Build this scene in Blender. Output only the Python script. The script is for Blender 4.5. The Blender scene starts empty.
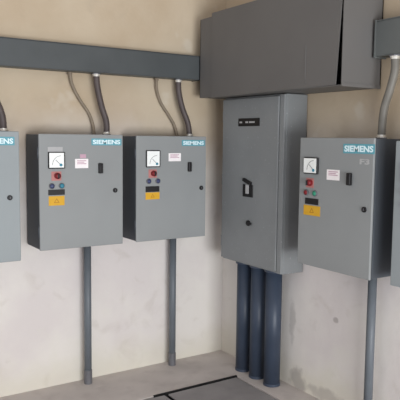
import bpy, bmesh, math, random
from mathutils import Vector, Matrix
random.seed(7)
S = bpy.context.scene
COL = S.collection
YW, XW = 3.52, 2.50            # planes of the left wall and of the right wall

# ------------------------------------------------------------------ colours
def lin(c):
    c /= 255.0
    return c / 12.92 if c <= .04045 else ((c + .055) / 1.055) ** 2.4
def rgb(r, g, b): return (lin(r), lin(g), lin(b), 1)

def paint(name, c, rough=.5, var=.06, scale=6, bump=.0, metal=0.0, spec=.4, speck=0.0):
    m = bpy.data.materials.new(name); m.use_nodes = True
    nt = m.node_tree; N = nt.nodes; K = nt.links
    b = N['Principled BSDF']
    b.inputs['Roughness'].default_value = rough
    b.inputs['Metallic'].default_value = metal
    b.inputs['Specular IOR Level'].default_value = spec
    tc = N.new('ShaderNodeTexCoord')
    nz = N.new('ShaderNodeTexNoise'); nz.inputs['Scale'].default_value = scale
    nz.inputs['Detail'].default_value = 5
    K.new(tc.outputs['Object'], nz.inputs['Vector'])
    r = N.new('ShaderNodeValToRGB')
    r.color_ramp.elements[0].position = .3; r.color_ramp.elements[1].position = .7
    r.color_ramp.elements[0].color = tuple(v * (1 - var) for v in c[:3]) + (1,)
    r.color_ramp.elements[1].color = tuple(min(1, v * (1 + var)) for v in c[:3]) + (1,)
    K.new(nz.outputs['Fac'], r.inputs['Fac'])
    out = r.outputs['Color']
    if speck:
        n2 = N.new('ShaderNodeTexNoise'); n2.inputs['Scale'].default_value = 60; n2.inputs['Detail'].default_value = 2
        K.new(tc.outputs['Object'], n2.inputs['Vector'])
        r2 = N.new('ShaderNodeValToRGB'); r2.color_ramp.elements[0].position = .66; r2.color_ramp.elements[1].position = .74
        r2.color_ramp.elements[0].color = (0, 0, 0, 1); r2.color_ramp.elements[1].color = (speck, speck, speck, 1)
        K.new(n2.outputs['Fac'], r2.inputs['Fac'])
        mx = N.new('ShaderNodeMixRGB'); mx.inputs['Color2'].default_value = tuple(min(1, v * 1.9) for v in c[:3]) + (1,)
        K.new(r2.outputs['Color'], mx.inputs['Fac']); K.new(out, mx.inputs['Color1']); out = mx.outputs['Color']
    K.new(out, b.inputs['Base Color'])
    if bump:
        bp = N.new('ShaderNodeBump'); bp.inputs['Strength'].default_value = bump; bp.inputs['Distance'].default_value = .01
        K.new(nz.outputs['Fac'], bp.inputs['Height']); K.new(bp.outputs['Normal'], b.inputs['Normal'])
    return m

M = {}
M['box'] = paint('grey_enamel', rgb(143, 146, 146), .48, .05, 3, 0, 0, .35)
M['box_cool'] = paint('cool_grey_enamel', rgb(145, 152, 154), .45, .04, 3, 0, 0, .35)
M['box_shaded'] = paint('grey_enamel_shaded', rgb(80, 85, 91), .5, .06, 3, 0, 0, .3)  # box enamel darkened: shade on the case sides is put into the colour
M['cab'] = paint('cabinet_grey_enamel', rgb(132, 135, 136), .48, .07, 4, 0, 0, .35, .35)
M['way'] = paint('blue_grey_enamel', rgb(78, 82, 83), .45, .10, 5, 0, 0, .35)
M['way2'] = paint('neutral_grey_enamel', rgb(98, 101, 99), .45, .08, 5, 0, 0, .35)
M['gut'] = paint('warm_dark_grey_enamel', rgb(103, 101, 99), .5, .06, 2.5, 0, 0, .3)
M['pipe'] = paint('blue_black_enamel', rgb(57, 67, 83), .42, .12, 5, 0, 0, .4)
M['emt'] = paint('grey_painted_steel', rgb(102, 108, 114), .45, .08, 9, 0, 0, .4)
M['coup'] = paint('dull_steel', rgb(108, 108, 112), .5, .12, 20, 0, .2, .4)
M['flexd'] = paint('dark_flex_jacket', rgb(84, 74, 72), .5, .12, 15, 0, 0, .4)
M['flexg'] = paint('grey_flex_jacket', rgb(118, 114, 106), .5, .12, 15, 0, 0, .4)
M['cable'] = paint('dull_brown_tube', rgb(140, 127, 111), .7, .08, 15, 0, 0, .2)
M['zinc'] = paint('bright_zinc', rgb(225, 220, 210), .3, .05, 20, 0, .4, .5)
M['black'] = paint('black_plastic', rgb(20, 18, 20), .5, .1, 20)
M['dark'] = paint('trench_gap_shade', rgb(14, 14, 15), .8, .1, 20)
M['gasket'] = paint('dark_gasket', rgb(44, 46, 48), .7, .1, 20)
M['white'] = paint('white_face', rgb(244, 247, 244), .5, .02, 20)
M['lab'] = paint('white_label', rgb(246, 240, 240), .6, .03, 30)
M['pale'] = paint('pale_grey_label', rgb(176, 176, 176), .6, .05, 30)
M['pink'] = paint('pink_print', rgb(196, 160, 176), .6, .05, 30)
M['yellow'] = paint('yellow_label', rgb(214, 164, 40), .6, .05, 30)
M['teal'] = paint('teal_strip', rgb(92, 158, 172), .5, .04, 30)
M['letter'] = paint('pale_letter', rgb(222, 242, 246), .5, .02, 30)
M['red'] = paint('red_button', rgb(118, 24, 30), .4, .05, 30)
M['redplate'] = paint('red_legend', rgb(182, 120, 116), .6, .08, 30)
M['blue'] = paint('blue_button', rgb(60, 68, 104), .4, .05, 30)
M['aqua'] = paint('aqua_button', rgb(52, 128, 150), .4, .05, 30)
M['green'] = paint('green_button', rgb(44, 132, 104), .4, .05, 30)
M['plate'] = paint('trench_plate_steel', rgb(150, 147, 148), .6, .10, 8, .15, 0, .3)

# ------------------------------------------------------------------ mesh helpers
def box_bm(bm, lo, hi, bev=0.0, seg=2):
    t = bmesh.new()
    bmesh.ops.create_cube(t, size=1)
    for v in t.verts:
        v.co = Vector([lo[i] + (v.co[i] + .5) * (hi[i] - lo[i]) for i in range(3)])
    if bev: bmesh.ops.bevel(t, geom=t.edges[:], offset=bev, segments=seg, affect='EDGES', profile=.5)
    me = bpy.data.meshes.new('t'); t.to_mesh(me); t.free(); bm.from_mesh(me); bpy.data.meshes.remove(me)

def tube_bm(bm, pts, rad, n=16, cap=True):
    """swept tube; rad is a number or a list"""
    P = [Vector(p) for p in pts]; rr = rad if isinstance(rad, (list, tuple)) else [rad] * len(P)
    T = []
    for i in range(len(P)):
        a = P[max(0, i - 1)]; b = P[min(len(P) - 1, i + 1)]
        T.append((b - a).normalized())
    up = Vector((0, 0, 1)) if abs(T[0].z) < .9 else Vector((1, 0, 0))
    nrm = T[0].cross(up).normalized(); rings = []
    for i, p in enumerate(P):
        nrm = (nrm - T[i] * nrm.dot(T[i])).normalized(); bi = T[i].cross(nrm)
        rings.append([bm.verts.new(p + (nrm * math.cos(2 * math.pi * k / n) + bi * math.sin(2 * math.pi * k / n)) * rr[i]) for k in range(n)])
    for a, b in zip(rings, rings[1:]):
        for k in range(n):
            bm.faces.new((a[k], a[(k + 1) % n], b[(k + 1) % n], b[k])).smooth = True
    if cap:
        bm.faces.new(rings[0][::-1]); bm.faces.new(rings[-1])

def lathe(prof, axis_o, axis_d, n=20):
    bm = bmesh.new(); o = Vector(axis_o); d = Vector(axis_d).normalized()
    pts = [o + d * h for r, h in prof]
    # rings built directly so that equal heights are allowed
    up = Vector((0, 0, 1)) if abs(d.z) < .9 else Vector((1, 0, 0))
    a = d.cross(up).normalized(); b = d.cross(a); rings = []
    for (r, h), p in zip(prof, pts):
        rings.append([bm.verts.new(p + (a * math.cos(2 * math.pi * k / n) + b * math.sin(2 * math.pi * k / n)) * max(r, 1e-4)) for k in range(n)])
    for q, s in zip(rings, rings[1:]):
        for k in range(n): bm.faces.new((q[k], q[(k + 1) % n], s[(k + 1) % n], s[k]))
    bm.faces.new(rings[0][::-1]); bm.faces.new(rings[-1])
    return bm

def obj(name, bm, mat, parent=None):
    bmesh.ops.recalc_face_normals(bm, faces=bm.faces[:])
    me = bpy.data.meshes.new(name); bm.to_mesh(me); bm.free()
    me.materials.append(mat)
    o = bpy.data.objects.new(name, me); COL.objects.link(o)
    if parent: o.parent = parent
    return o

def bobj(name, lo, hi, mat, parent=None, bev=0.0):
    bm = bmesh.new(); box_bm(bm, lo, hi, bev); return obj(name, bm, mat, parent)

def thing(name, label, cat, loc, rot=0, group=None):
    o = bpy.data.objects.new(name, None); o.empty_display_size = .1; COL.objects.link(o)
    o.location = loc; o.rotation_euler = (0, 0, rot); o['label'] = label; o['category'] = cat
    if group: o['group'] = group
    return o

def text(name, body, size, loc, mat, parent, width=None, ext=.0006):
    """lettering lying in the local XZ plane, facing -Y; loc = left bottom"""
    cu = bpy.data.curves.new(name, 'FONT'); cu.body = body; cu.size = size; cu.extrude = ext
    cu.offset = size * .035
    t = bpy.data.objects.new(name, cu); COL.objects.link(t)
    bpy.context.view_layer.update()
    me = bpy.data.meshes.new_from_object(t.evaluated_get(bpy.context.evaluated_depsgraph_get()))
    bpy.data.objects.remove(t)
    xs = [v.co.x for v in me.vertices]; ys = [v.co.y for v in me.vertices]
    k = 1 if width is None else width / (max(xs) - min(xs)); h = size * .72 / (max(ys) - min(ys))
    for v in me.vertices:
        v.co = Vector((loc[0] + (v.co.x - min(xs)) * k, loc[1] - v.co.z, loc[2] + (v.co.y - min(ys)) * h))
    me.materials.clear(); me.materials.append(mat)
    o = bpy.data.objects.new(name, me); COL.objects.link(o); o.parent = parent
    return o

# ------------------------------------------------------------------ setting
def plaster(name, axis, stains=()):
    """worn plaster, brighter light low down put into the colour: tan above, paler below, ragged between, blotches, own-shaped stains"""
    m = bpy.data.materials.new(name); m.use_nodes = True
    nt = m.node_tree; N = nt.nodes; K = nt.links; b = N['Principled BSDF']
    b.inputs['Roughness'].default_value = .9; b.inputs['Specular IOR Level'].default_value = .1
    geo = N.new('ShaderNodeNewGeometry'); sep = N.new('ShaderNodeSeparateXYZ'); K.new(geo.outputs['Position'], sep.inputs[0])
    def noise(sc, det=4, dist=0):
        n = N.new('ShaderNodeTexNoise'); n.inputs['Scale'].default_value = sc; n.inputs['Detail'].default_value = det
        n.inputs['Distortion'].default_value = dist; K.new(geo.outputs['Position'], n.inputs['Vector']); return n.outputs['Fac']
    def math_(op, a, c, clamp=False):
        q = N.new('ShaderNodeMath'); q.operation = op; q.use_clamp = clamp
        for i, v in enumerate((a, c)):
            if isinstance(v, (int, float)): q.inputs[i].default_value = v
            else: K.new(v, q.inputs[i])
        return q.outputs[0]
    def mix(f, c1, c2):
        q = N.new('ShaderNodeMixRGB')
        if isinstance(f, (int, float)): q.inputs[0].default_value = f
        else: K.new(f, q.inputs[0])
        for i, v in ((1, c1), (2, c2)):
            if isinstance(v, tuple): q.inputs[i].default_value = v
            else: K.new(v, q.inputs[i])
        return q.outputs[0]
    def ramp(f, a, c):
        q = N.new('ShaderNodeMapRange'); q.inputs[1].default_value = a; q.inputs[2].default_value = c
        q.interpolation_type = 'SMOOTHSTEP'; K.new(f, q.inputs[0]); return q.outputs[0]
    # brighter light low on the wall put into the colour: noise-ragged, paler to tan
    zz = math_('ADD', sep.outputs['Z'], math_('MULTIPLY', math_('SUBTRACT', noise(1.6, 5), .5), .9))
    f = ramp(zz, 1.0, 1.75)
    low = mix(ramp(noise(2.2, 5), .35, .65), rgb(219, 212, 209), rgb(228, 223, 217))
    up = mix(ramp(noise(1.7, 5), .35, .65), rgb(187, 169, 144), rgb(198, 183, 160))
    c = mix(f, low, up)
    c = mix(math_('MULTIPLY', ramp(noise(7, 6, .5), .55, .75), .18), c, rgb(165, 152, 135))
    c = mix(math_('MULTIPLY', ramp(noise(4.3, 3), .6, .7), .25), c, rgb(222, 219, 208))
    # yellowish efflorescence in the lowest courses
    lo = math_('MULTIPLY', ramp(math_('ADD', sep.outputs['Z'], math_('MULTIPLY', noise(5, 4), .3)), .42, .16), .35)
    c = mix(lo, c, rgb(205, 200, 172))
    for (px, pz, rx, rz, col, amt) in stains:
        du = math_('DIVIDE', math_('SUBTRACT', sep.outputs[axis], px), rx)
        dv = math_('DIVIDE', math_('SUBTRACT', sep.outputs['Z'], pz), rz)
        d = math_('ADD', math_('MULTIPLY', du, du), math_('MULTIPLY', dv, dv))
        d = math_('ADD', d, math_('MULTIPLY', math_('SUBTRACT', noise(14, 4), .5), 2.2))
        c = mix(math_('MULTIPLY', ramp(d, 1.0, .1), amt), c, col)
    K.new(c, b.inputs['Base Color'])
    bp = N.new('ShaderNodeBump'); bp.inputs['Strength'].default_value = .35; bp.inputs['Distance'].default_value = .01
    K.new(noise(12, 6), bp.inputs['Height']); K.new(bp.outputs['Normal'], b.inputs['Normal'])
    return m

def struct(o): o['kind'] = 'structure'; return o
def grid_slab(name, lo, hi, mat): return struct(bobj(name, lo, hi, mat))
grid_slab('wall_left', (-3.2, YW, 0), (XW + .15, YW + .15, 3.1), plaster('worn_light_graded_plaster_left', 'X'))
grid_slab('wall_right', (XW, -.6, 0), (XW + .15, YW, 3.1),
          plaster('worn_light_graded_plaster_right', 'Y', [(2.72, .04, .09, .11, rgb(150, 144, 140), .6), (2.775, .40, .035, .16, rgb(176, 171, 165), .5),
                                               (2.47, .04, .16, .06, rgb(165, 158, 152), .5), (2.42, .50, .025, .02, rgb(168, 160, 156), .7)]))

def floor_mat():
    m = paint('dusty_concrete', rgb(208, 201, 197), .85, .09, 3.5, .3, 0, .15)
    nt = m.node_tree; N = nt.nodes; K = nt.links; b = N['Principled BSDF']
    geo = N.new('ShaderNodeNewGeometry'); n = N.new('ShaderNodeTexNoise'); n.inputs['Scale'].default_value = 9; n.inputs['Detail'].default_value = 6
    K.new(geo.outputs['Position'], n.inputs['Vector'])
    r = N.new('ShaderNodeMapRange'); r.inputs[1].default_value = .5; r.inputs[2].default_value = .72; r.inputs[4].default_value = .45
    K.new(n.outputs['Fac'], r.inputs[0])
    mx = N.new('ShaderNodeMixRGB'); mx.inputs[2].default_value = rgb(180, 172, 169)
    old = b.inputs['Base Color'].links[0].from_socket
    K.new(r.outputs[0], mx.inputs[0]); K.new(old, mx.inputs[1]); K.new(mx.outputs[0], b.inputs['Base Color'])
    return m
# floor slab with a rectangular recess that takes the trench covers
FM = floor_mat()
TX0, TX1, TY0, TY1 = .55, 2.305, 1.2, 3.07
bm = bmesh.new()
for lo, hi in (((-3.2, TY1, -.1), (XW + .15, YW + .15, 0)), ((-3.2, -.6, -.1), (XW + .15, TY0, 0)),
               ((-3.2, TY0, -.1), (TX0, TY1, 0)), ((TX1, TY0, -.1), (XW + .15, TY1, 0)), ((TX0, TY0, -.45), (TX1, TY1, -.40))):
    box_bm(bm, (lo[0], lo[1], min(lo[2], -.45)), hi)
struct(obj('floor', bm, FM))

bm = bmesh.new()
box_bm(bm, (1.70, TY1 - .006, -.06), (TX1, TY1, .001))
box_bm(bm, (1.70, TY1, .0005), (TX1, TY1 + .006, .003))
struct(obj('gap_shade_1', bm, M['dark']))  # near-black strips added at the trench edge to paint the gap's shade
def trench_cover(x0, x1, label):
    t = thing('trench_cover', label, 'floor plate', ((x0 + x1) / 2, (TY0 + TY1) / 2, -.4), 0, 'steel covers over the floor trench')
    hx = (x1 - x0) / 2; hy = (TY1 - TY0) / 2 - .014
    bobj('plate', (-hx, -hy, .388), (hx, hy, .398), M['plate'], t, .003)
    for sx in (-1, 1):
        for sy in (-1, 1):
            cx, cy = sx * (hx - .06), sy * (hy - .08)
            bobj('support_leg', (cx - .02, cy - .02, 0), (cx + .02, cy + .02, .388), M['coup'], t)
    bm = bmesh.new()
    box_bm(bm, (-.05, -hy + .12, .398), (.05, -hy + .15, .402), .001)
    obj('lifting_bar', bm, M['coup'], t)
trench_cover(1.792, 2.291, 'grey steel floor plate at the foot of the three dark pipes')
trench_cover(1.292, 1.765, 'grey steel floor plate left of the seam, away from the dark pipes')

# ------------------------------------------------------------------ starter boxes
def disc(name, x, z, r, y, depth, mat, parent, dome=0):
    prof = [(r, 0), (r, depth * .8), (r * .85, depth)] + ([(r * .5, depth + dome), (0.001, depth + dome * 1.2)] if dome else [(0.001, depth)])
    return obj(name, lathe(prof, (x, y, z), (0, -1, 0)), mat, parent)

def starter(label, loc, rot, W, H, D, o, face, extra_name=False, number=False, group='grey motor starter boxes along the walls'):
    """local frame: x to the right along the face, -y out of the wall, z up; origin = left bottom back corner"""
    t = thing('starter_box', label, 'electrical box', loc, rot, group)
    g = .02
    # open-front case with a rolled rim, standing off the wall on its mounting feet
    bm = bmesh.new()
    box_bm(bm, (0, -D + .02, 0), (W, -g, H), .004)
    obj('case', bm, M['box_shaded'], t)
    for x in (.06, W - .10):
        for z in (.05, H - .09): bobj('mounting_foot', (x, -g, z), (x + .04, 0, z + .04), M['coup'], t)
    bobj('door_gasket', (.006, -D + .014, .006), (W - .006, -D + .02, H - .006), M['gasket'], t)
    # door: folded sheet with raised edge
    bm = bmesh.new()
    box_bm(bm, (-.003, -D, -.003), (W + .003, -D + .014, H + .003), .004)
    d = obj('door', bm, face, t)
    F = -D
    def zt(v): return H - v
    # hinges on the left edge
    for z in (.1, H - .1):
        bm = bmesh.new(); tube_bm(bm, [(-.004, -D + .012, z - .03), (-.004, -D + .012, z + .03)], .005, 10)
        obj('hinge', bm, M['box_shaded'], t)
    if o.get('logo'):
        u0, v0, u1, v1 = o['logo']
        s = bobj('logo_strip', (u0, F - .0015, zt(v1)), (u1, F, zt(v0)), M['teal'], t)
        hh = (v1 - v0)
        text('lettering', 'SIEMENS', hh * .66 / .72, (u0 + .008, F - .0018, zt(v1) + hh * .17), M['letter'], s, (u1 - u0) - .016)
    if o.get('meter'):
        u0, v0, u1, v1 = o['meter']
        bm = bmesh.new(); box_bm(bm, (u0 - .004, F - .012, zt(v1) - .002), (u1 + .004, F, zt(v0) + .005), .004)
        mt = obj('meter', bm, M['black'], t)
        bobj('dial', (u0, F - .0135, zt(v1) + .004), (u1 - .004, F - .012, zt(v0)), M['white'], mt)
        cx, cz = u1 - .022, zt(v1) + .018
        bm = bmesh.new(); pts = []
        for k in range(13):
            a = math.pi / 2 + k / 12 * math.pi / 2
            pts.append((cx + .048 * math.cos(a), F - .014, cz + .05 * math.sin(a)))
        tube_bm(bm, pts, .0009, 6); tube_bm(bm, [(cx, F - .0145, cz), (cx - .03, F - .0145, cz + .028)], .0011, 6)
        obj('scale_and_needle', bm, M['gasket'], mt)
        bm = bmesh.new(); tube_bm(bm, [(cx, F - .013, cz), (cx, F - .016, cz)], .008, 14)
        obj('needle_cap', bm, M['aqua'], mt)
    if o.get('knob'):
        u, v = o['knob']
        bobj('legend_plate', (u - .032, F - .0015, zt(v) - .026), (u + .024, F, zt(v) + .024), M['redplate'], t)
        k = disc('selector_knob', u, zt(v), .017, F - .0015, .02, M['red'], t, .004)
        bobj('grip', (u - .004, F - .032, zt(v) - .013), (u + .004, F - .018, zt(v) + .013), M['black'], k, .001)
    for key, mm in (('b1', o.get('m1', 'blue')), ('b2', o.get('m2', 'aqua'))):
        if o.get(key):
            u, v = o[key]
            r = disc('push_button', u, zt(v), .0125, F, .012, M[mm], t, .003)
            obj('bezel', lathe([(.016, 0), (.016, .006), (.013, .008), (.013, .0)], (u, F, zt(v)), (0, -1, 0)), M['coup'], r)
    if o.get('blk'):
        u0, v0, u1, v1 = o['blk']; bobj('black_label', (u0, F - .003, zt(v1)), (u1, F, zt(v0)), M['black'], t, .0008)['label'] = 'black strip label'
    if o.get('yel'):
        u0, v0, u1, v1 = o['yel']; y = bobj('warning_label', (u0, F - .0015, zt(v1)), (u1, F, zt(v0)), M['yellow'], t)
        y['label'] = 'yellow warning label'
        c = ((u0 + u1) / 2, (zt(v0) + zt(v1)) / 2)
        bm = bmesh.new(); s = (v1 - v0) * .34
        vs = [bm.verts.new((c[0] + s * math.cos(a) * 1.1, F - .0017, c[1] - s * .15 + s * math.sin(a))) for a in (math.pi / 2, math.pi * 7 / 6, math.pi * 11 / 6)]
        vi = [bm.verts.new((c[0] + .6 * s * math.cos(a) * 1.1, F - .0017, c[1] - s * .15 + .6 * s * math.sin(a))) for a in (math.pi / 2, math.pi * 7 / 6, math.pi * 11 / 6)]
        for k in range(3): bm.faces.new((vs[k], vs[(k + 1) % 3], vi[(k + 1) % 3], vi[k]))
        ex = bmesh.ops.extrude_face_region(bm, geom=bm.faces[:]); bmesh.ops.translate(bm, verts=[e for e in ex['geom'] if isinstance(e, bmesh.types.BMVert)], vec=(0, .0004, 0))
        obj('warning_sign', bm, paint('ochre_print', rgb(176, 122, 20)), y)
    if o.get('wl'):
        u0, v0, u1, v1 = o['wl']
        w = bobj('white_label', (u0, F - .0012, zt(v1)), (u1, F, zt(v0)), M['lab'], t); w['label'] = 'white paper label'
        for k in range(3):
            z = zt(v0) - (v1 - v0) * (.2 + .16 * k)
            bobj('print_line', (u0 + .012, F - .0016, z - .0022), (u1 - .012 - .012 * (k % 2), F - .0012, z + .0022), M['pink'], w)
    if o.get('pink'):
        u0, v0, u1, v1 = o['pink']; bobj('pink_sticker', (u0, F - .0012, zt(v1)), (u1, F, zt(v0)), M['pink'], t)['label'] = 'small faded pink sticker'
    if o.get('slot'):
        u0, v0, u1, v1 = o['slot']
        h = bobj('latch_handle', (u0, F - .02, zt(v1)), (u1, F, zt(v0)), M['black'], t, .004)
        disc('latch_pivot', (u0 + u1) / 2, zt(v0) - .012, .006, F - .02, .003, M['black'], h)
    if o.get('lock'):
        u, v = o['lock']; l = disc('lock', u, zt(v), .0135, F, .008, M['black'], t)
        bobj('key_slot', (u - .0015, F - .0095, zt(v) - .006), (u + .0015, F - .0075, zt(v) + .006), M['coup'], l)
    if o.get('name'):
        u0, v0, u1, v1 = o['name']; n = bobj('nameplate', (u0, F - .0015, zt(v1)), (u1, F, zt(v0)), M['pale'], t); n['label'] = 'pale grey nameplate'
    if o.get('num'):
        u0, v0, u1, v1 = o['num']; text('number_marking', 'F3', (v1 - v0) / .72, (u0, F - .0008, zt(v1)), M['pale'], t, u1 - u0, .0004)
    return t

D = .25
b2 = dict(logo=(.300, .020, .486, .058), name=(.046, .068, .130, .094), meter=(.050, .100, .137, .184), knob=(.097, .226), b1=(.066, .281), b2=(.122, .281),
          blk=(.046, .301, .140, .331), yel=(.048, .337, .138, .389), wl=(.202, .134, .280, .186), pink=(.231, .108, .267, .130), slot=(.340, .159, .364, .217), lock=(.445, .317))
b3 = dict(logo=(.310, .020, .478, .056), meter=(.062, .088, .150, .182), knob=(.110, .222), b1=(.079, .268), b2=(.141, .268), m1='blue', m2='blue',
          blk=(.058, .299, .152, .333), yel=(.058, .336, .154, .378), wl=(.216, .101, .303, .150), slot=(.352, .157, .374, .215), lock=(.455, .320))
b4 = dict(logo=(.308, .026, .504, .072), num=(.415, .096, .475, .122), meter=(.043, .104, .138, .183), knob=(.084, .231), b1=(.056, .284), b2=(.121, .284), m1='red', m2='green',
          blk=(.048, .312, .146, .344), yel=(.038, .350, .160, .402), wl=(.200, .156, .288, .208), slot=(.348, .166, .372, .226), lock=(.455, .335))
b1 = dict(logo=(.300, .026, .470, .070), meter=(.05, .1, .137, .184), knob=(.097, .226), b1=(.066, .281), b2=(.122, .281),
          blk=(.046, .301, .14, .331), yel=(.048, .337, .138, .389), slot=(.34, .159, .364, .217), lock=(.440, .345))
b5 = dict(meter=(.05, .1, .137, .184), knob=(.097, .226), b1=(.066, .281), b2=(.122, .281), blk=(.046, .301, .14, .331), yel=(.048, .337, .138, .389), lock=(.44, .32))
starter('pale bluish grey electrical box cut by the left edge of the photo', (.502, YW, .842), 0, .492, .685, D, b1, M['box_cool'])
starter('grey starter box with a pale nameplate above its meter and a pink sticker', (1.105, YW, .885), 0, .493, .632, D, b2, M['box'])
starter('grey starter box on the left wall next to the tall corner cabinet', (1.692, YW, .886), 0, .488, .628, D, b3, M['box'])
R90 = -math.pi / 2
starter('grey starter box on the right wall with a green button beside the tall cabinet', (XW, 2.470, .846), R90, .496, .666, D, b4, M['box'])
starter('sliver of a grey electrical box at the right edge of the photo', (XW, 1.845, .850), R90, .492, .650, D, b5, M['box_cool'])

# ------------------------------------------------------------------ tall cabinet in the corner
t = thing('breaker_cabinet', 'tall narrow grey breaker cabinet in the corner under the big gutter', 'electrical cabinet', (XW, 3.29, .723), R90)
CW, CH, CD = .60, 1.040, .18
bobj('case', (0, -CD + .018, 0), (CW, -.004, CH), M['cab'], t, .005)
bobj('door_gasket', (.02, -CD + .012, .02), (CW - .02, -CD + .018, CH - .02), M['gasket'], t)
cd = bobj('door', (.006, -CD - .002, .012), (CW - .045, -CD + .012, CH - .012), M['cab'], t, .004)
bobj('frame_strip', (CW - .039, -CD + .002, .004), (CW, -CD + .018, CH - .004), M['cab'], t, .003)
for z in (.12, .52, .92):
    bm = bmesh.new(); tube_bm(bm, [(0.0, -CD + .008, z - .035), (0.0, -CD + .008, z + .035)], .006, 10); obj('hinge', bm, M['cab'], t)
F = -CD - .002
n = bobj('nameplate', (.176, F - .003, CH - .181), (.386, F, CH - .133), M['black'], t, .001); n['label'] = 'black nameplate with small pale marks'
for a, b in ((.19, .215), (.25, .275), (.285, .34)):
    bobj('pale_mark', (a, F - .0036, CH - .162), (b, F - .003, CH - .152), M['pale'], n)
h = bobj('breaker_switch', (.236, F - .006, CH - .612), (.335, F, CH - .535), M['black'], t, .003); h['label'] = 'black breaker switch in a pale escutcheon'
# switch body: black surround with pale toggle and a slanted top bar
bobj('escutcheon', (.268, F - .009, CH - .592), (.300, F - .006, CH - .535), M['pale'], h, .002)
bm = bmesh.new(); box_bm(bm, (-.04, -.009, -.010), (.04, .009, .010), .003)
bmesh.ops.transform(bm, matrix=Matrix.Translation((.283, F - .008, CH - .517)) @ Matrix.Rotation(.30, 4, 'Y'), verts=bm.verts[:])
obj('slide_bar', bm, M['black'], h)
l = disc('lock', .297, CH - .772, .017, F, .012, M['black'], t)
bobj('lock_tongue', (.297, F - .016, CH - .779), (.335, F - .008, CH - .765), M['black'], l, .002)

# ------------------------------------------------------------------ three big pipes under the cabinet
for y, lab in ((3.135, 'thick dark blue-grey pipe nearest the left wall, leftmost of the three under the cabinet'),
               (2.99, 'thick dark blue-grey pipe between its two neighbours under the tall cabinet'),
               (2.845, 'thick dark blue-grey pipe nearest the viewer, rightmost of the three under the cabinet')):
    t = thing('pipe', lab, 'pipe', (2.405, y, 0), 0, 'thick pipes from the cabinet to the floor')
    bm = bmesh.new(); tube_bm(bm, [(0, 0, 0), (0, 0, .708)], .050, 28); obj('tube', bm, M['pipe'], t)
    obj('lock_ring', lathe([(.051, 0), (.060, .001), (.060, .013), (.051, .014)], (0, 0, .708), (0, 0, 1), 24), M['pipe'], t)
    obj('floor_collar', lathe([(.0505, .0), (.053, .001), (.0525, .012), (.0505, .016)], (0, 0, 0.0), (0, 0, 1), 24), M['pipe'], t)

# ------------------------------------------------------------------ big gutter box over the corner
GD = .274; GB, GT = 1.766, 2.262; GY0, GY1 = 3.41, 2.160
t = thing('cable_gutter', 'large dark grey gutter box high in the corner with its cover ajar', 'cable gutter', (XW - .006, GY0, GB), R90)
GW = GY0 - GY1; GH = GT - GB
bm = bmesh.new()
th = .004
box_bm(bm, (0, -GD, 0), (GW, 0, th))                       # bottom sheet
box_bm(bm, (0, -GD, GH - th), (GW, 0, GH))                 # top sheet
box_bm(bm, (0, -GD, th), (th, 0, GH - th))                 # left end sheet
box_bm(bm, (GW - th, -GD, th), (GW, 0, GH - th))           # right end sheet
box_bm(bm, (0, -.006, th), (GW, 0, GH - th))               # back sheet
box_bm(bm, (0, -GD, th), (.13, -GD + th, GH - th))         # fixed front strip by the corner
obj('trough', bm, M['gut'], t)
# cover with folded lips; its right edge hangs open, wider at the bottom
bm = bmesh.new()
x0, x1t, x1b = .135, GW - .003, GW - .036
zb, zt_ = -.006, GH + .02
v = [bm.verts.new(p) for p in ((x0, -GD - .004, zb), (x1b, -GD - .004, zb + .012), (x1t, -GD - .004, zt_), (x0, -GD - .004, zt_))]
f = bm.faces.new(v)
ex = bmesh.ops.extrude_face_region(bm, geom=[f]); bmesh.ops.translate(bm, verts=[e for e in ex['geom'] if isinstance(e, bmesh.types.BMVert)], vec=(0, .0035, 0))
box_bm(bm, (x0, -GD - .003, GH + .004), (x1t, -GD + .03, GH + .020), .001)
bmesh.ops.recalc_face_normals(bm, faces=bm.faces[:])
cv = obj('cover', bm, M['gut'], t)
for x in (.2, .6, 1.0):
    obj('screw', lathe([(.006, 0), (.006, .002), (.001, .003)], (x, -GD - .004, .03), (0, -1, 0), 12), M['gut'], cv)
bm = bmesh.new(); box_bm(bm, (GW - .26, -GD - .0065, .05), (GW - .25, -GD - .004, .22), .001); obj('cover_crease', bm, M['gut'], cv)
bobj('end_lip', (GW, -GD, -.004), (GW + .004, -.002, .014), M['gut'], t, .001)

# ------------------------------------------------------------------ wireways
t = thing('wireway', 'long blue-grey square wireway across the left wall into the gutter', 'wireway', (-.9, YW, 1.882), 0, 'blue-grey wireways')
WL = 2.225 + .9
bobj('channel', (0, -.092, 0), (WL, 0, .150), M['way'], t, .002)
for a, b in ((0, 1.56), (1.563, WL)):
    bm = bmesh.new(); box_bm(bm, (a, -.096, .004), (b, -.092, .150), .001); box_bm(bm, (a, -.096, .146), (b, -.06, .153), .001)
    c = obj('cover', bm, M['way'], t)
    for k in range(int((b - a) / .4)):
        obj('screw', lathe([(.005, 0), (.005, .002), (.001, .003)], (a + .2 + .4 * k, -.096, .075), (0, -1, 0), 10), M['way'], c)
bobj('end_cap', (WL, -.1, -.003), (WL + .006, 0, .154), M['gasket'], t, .001)
t = thing('wireway', 'short grey square wireway leaving the right end of the big gutter', 'wireway', (XW, 2.138, 1.914), R90, 'blue-grey wireways')
bobj('channel', (0, -.078, 0), (1.3, 0, .172), M['way2'], t, .002)
bm = bmesh.new(); box_bm(bm, (.0, -.082, .004), (1.3, -.078, .17), .001); box_bm(bm, (0, -.082, .166), (1.3, -.05, .175), .001); obj('cover', bm, M['way2'], t)
bobj('flange', (-.004, -.085, -.006), (.004, 0, .178), M['way2'], t, .001)

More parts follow.
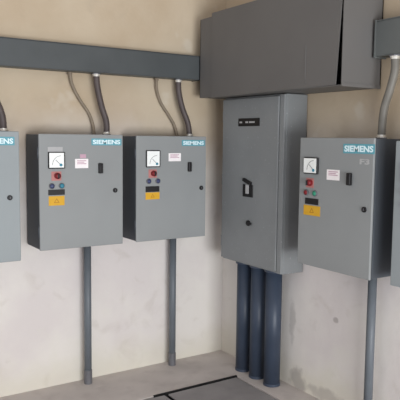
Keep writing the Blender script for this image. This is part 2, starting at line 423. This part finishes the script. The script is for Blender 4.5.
# ------------------------------------------------------------------ conduits from the boxes to the floor
def conduit(x, y, top, label):
    t = thing('conduit', label, 'conduit', (x, y, 0), 0, 'slim conduits from the boxes to the floor')
    bm = bmesh.new(); tube_bm(bm, [(0, 0, 0), (0, 0, top)], .0225, 20); obj('tube', bm, M['emt'], t)
    obj('coupling', lathe([(.0228, 0), (.0248, .001), (.0248, .085), (.0228, .086)], (0, 0, 0), (0, 0, 1), 20), M['coup'], t)
    obj('lock_nut', lathe([(.0228, 0), (.031, .001), (.031, .011), (.0228, .012)], (0, 0, top - .014), (0, 0, 1), 8), M['emt'], t)
conduit(1.452, YW - .07, .885, 'slim grey conduit to the floor under the box with a nameplate')
conduit(2.050, YW - .07, .886, 'slim grey conduit to the floor nearest the corner on the left wall')
conduit(XW - .07, 2.105, .840, 'slim grey conduit running down the right wall under the starter box')

# ------------------------------------------------------------------ flexible conduits and thin brownish tubes from the wireways
def spline(P, n=60):
    P = [Vector(p) for p in P]; Q = [P[0] * 2 - P[1]] + P + [P[-1] * 2 - P[-2]]; out = []
    seg = len(P) - 1; per = max(2, n // seg)
    for i in range(seg):
        a, b, c, d = Q[i:i + 4]
        for k in range(per):
            s = k / per
            out.append(.5 * ((2 * b) + (c - a) * s + (2 * a - 5 * b + 4 * c - d) * s * s + (3 * b - a - 3 * c + d) * s ** 3))
    out.append(P[-1]); return out

def flex(P, r, mat, label):
    P = [Vector(p) for p in P]; o = P[-1]
    t = thing('flexible_conduit', label, 'conduit', o, 0, 'flexible conduits above the boxes')
    pts = spline([p - o for p in P], 110)
    rr = [r * (1.0 if i % 2 else .88) for i in range(len(pts))]
    bm = bmesh.new(); tube_bm(bm, pts, rr, 16); obj('hose', bm, mat, t)
    for p, s in ((pts[0], -1), (pts[-1], 1)):
        f = obj('fitting', lathe([(r * 1.05, 0), (r * 1.15, .002), (r * 1.15, .010), (r * 1.03, .014), (r * 1.03, .020)], p, (0, 0, s), 16), M['zinc'], t)
        f['label'] = 'bright zinc fitting'
        obj('nut', lathe([(r * 1.05, 0), (r * 1.35, .0005), (r * 1.35, .006), (r * 1.05, .007)], p, (0, 0, s), 6), M['coup'], f)

dY = YW - .075
flex([(1.522, dY + .02, 1.882), (1.527, dY + .012, 1.80), (1.548, dY, 1.70), (1.588, dY - .01, 1.60), (1.596, dY - .012, 1.517)][:0] or
     [(1.517, dY + .01, 1.882), (1.524, dY + .008, 1.80), (1.546, dY, 1.69), (1.572, dY - .008, 1.60), (1.574, dY - .01, 1.517)], .0195, M['flexd'],
     'dark flexible conduit onto the box with a nameplate, second from the left')
flex([(2.085, dY + .01, 1.882), (2.088, dY + .008, 1.80), (2.110, dY, 1.70), (2.150, dY - .006, 1.60), (2.162, dY - .01, 1.514)], .0195, M['flexd'],
     'dark flexible conduit onto the starter box nearest the corner')
flex([(.835, dY + .006, 1.880), (.865, dY + .008, 1.80), (.915, dY, 1.72), (.955, dY - .006, 1.62), (.962, dY - .01, 1.527)], .021, M['flexd'],
     'dark flexible conduit at the left edge of the photo')
dX = XW - .06
flex([(dX, 2.030, 1.914), (dX, 2.028, 1.84), (dX - .005, 2.048, 1.75), (dX - .008, 2.078, 1.65), (dX - .01, 2.086, 1.512)], .021, M['flexg'],
     'grey flexible conduit on the right wall above the starter box')

def cable(P, label):
    P = [Vector(p) for p in P]; o = P[-1]
    t = thing('cable', label, 'cable', o, 0, 'thin brownish tubes along the wall')
    bm = bmesh.new(); tube_bm(bm, spline([p - o for p in P], 50), .0095, 10); obj('thin_tube', bm, M['cable'], t)  # thin brownish tube close to the wall, from wireway to box top
    obj('top_collar', lathe([(.010, 0), (.014, .001), (.014, .014), (.010, .015)], P[0] - o, (0, 0, -1), 10), M['cable'], t)
wy = YW - .02
cable([(1.367, wy - .01, 1.882), (1.385, wy, 1.81), (1.43, wy + .006, 1.73), (1.488, wy + .006, 1.65), (1.512, wy, 1.585), (1.518, wy - .012, 1.517)],
      'thin brownish tube left of the conduit above the box with a nameplate')
cable([(1.945, wy - .01, 1.882), (1.952, wy, 1.81), (1.985, wy + .006, 1.73), (2.045, wy + .006, 1.65), (2.085, wy, 1.585), (2.10, wy - .012, 1.514)],
      'thin brownish tube left of the conduit nearest the corner')

# ------------------------------------------------------------------ light
W = bpy.data.worlds.new('daylit_surroundings'); S.world = W; W.use_nodes = True
nt = W.node_tree; bg = nt.nodes['Background']
tc = nt.nodes.new('ShaderNodeTexCoord'); sp = nt.nodes.new('ShaderNodeSeparateXYZ'); nt.links.new(tc.outputs['Generated'], sp.inputs[0])
rp = nt.nodes.new('ShaderNodeValToRGB'); nt.links.new(sp.outputs['Z'], rp.inputs['Fac'])
rp.color_ramp.elements[0].position = .0; rp.color_ramp.elements[0].color = (.90, .95, 1.06, 1)
rp.color_ramp.elements[1].position = .6; rp.color_ramp.elements[1].color = (.42, .38, .35, 1)
nt.links.new(rp.outputs['Color'], bg.inputs['Color']); bg.inputs['Strength'].default_value = .88

def area(name, loc, target, sx, sy, power, col):
    l = bpy.data.lights.new(name, 'AREA'); l.shape = 'RECTANGLE'; l.size = sx; l.size_y = sy; l.energy = power; l.color = col
    o = bpy.data.objects.new(name, l); COL.objects.link(o); o.location = loc
    o.rotation_euler = (Vector(target) - Vector(loc)).to_track_quat('-Z', 'Y').to_euler()
area('doorway_daylight', (.9, -2.2, .7), (1.9, 3.5, .7), 2.6, 1.3, 130, (.97, .985, 1))

# ------------------------------------------------------------------ camera
q = (0.579540978, 0.0977396515, 0.0114458821)
y, p, r = q
fw = Vector((math.sin(y) * math.cos(p), math.cos(y) * math.cos(p), -math.sin(p)))
rt = Vector((math.cos(y), -math.sin(y), 0)); up = rt.cross(fw)
rt2 = math.cos(r) * rt + math.sin(r) * up; up2 = -math.sin(r) * rt + math.cos(r) * up
cam = bpy.data.cameras.new('camera'); cam.sensor_width = 36; cam.lens = 620 / 400 * 36; cam.clip_start = .05
co = bpy.data.objects.new('camera', cam); COL.objects.link(co)
mt = Matrix((rt2, up2, -fw)).transposed().to_4x4(); mt.translation = Vector((0, 0, 1.5)); co.matrix_world = mt
S.camera = co
S.view_settings.view_transform = 'Standard'; S.view_settings.look = 'None'; S.view_settings.gamma = 1
S.view_settings.exposure = 0.42; S.view_settings.use_curve_mapping = False
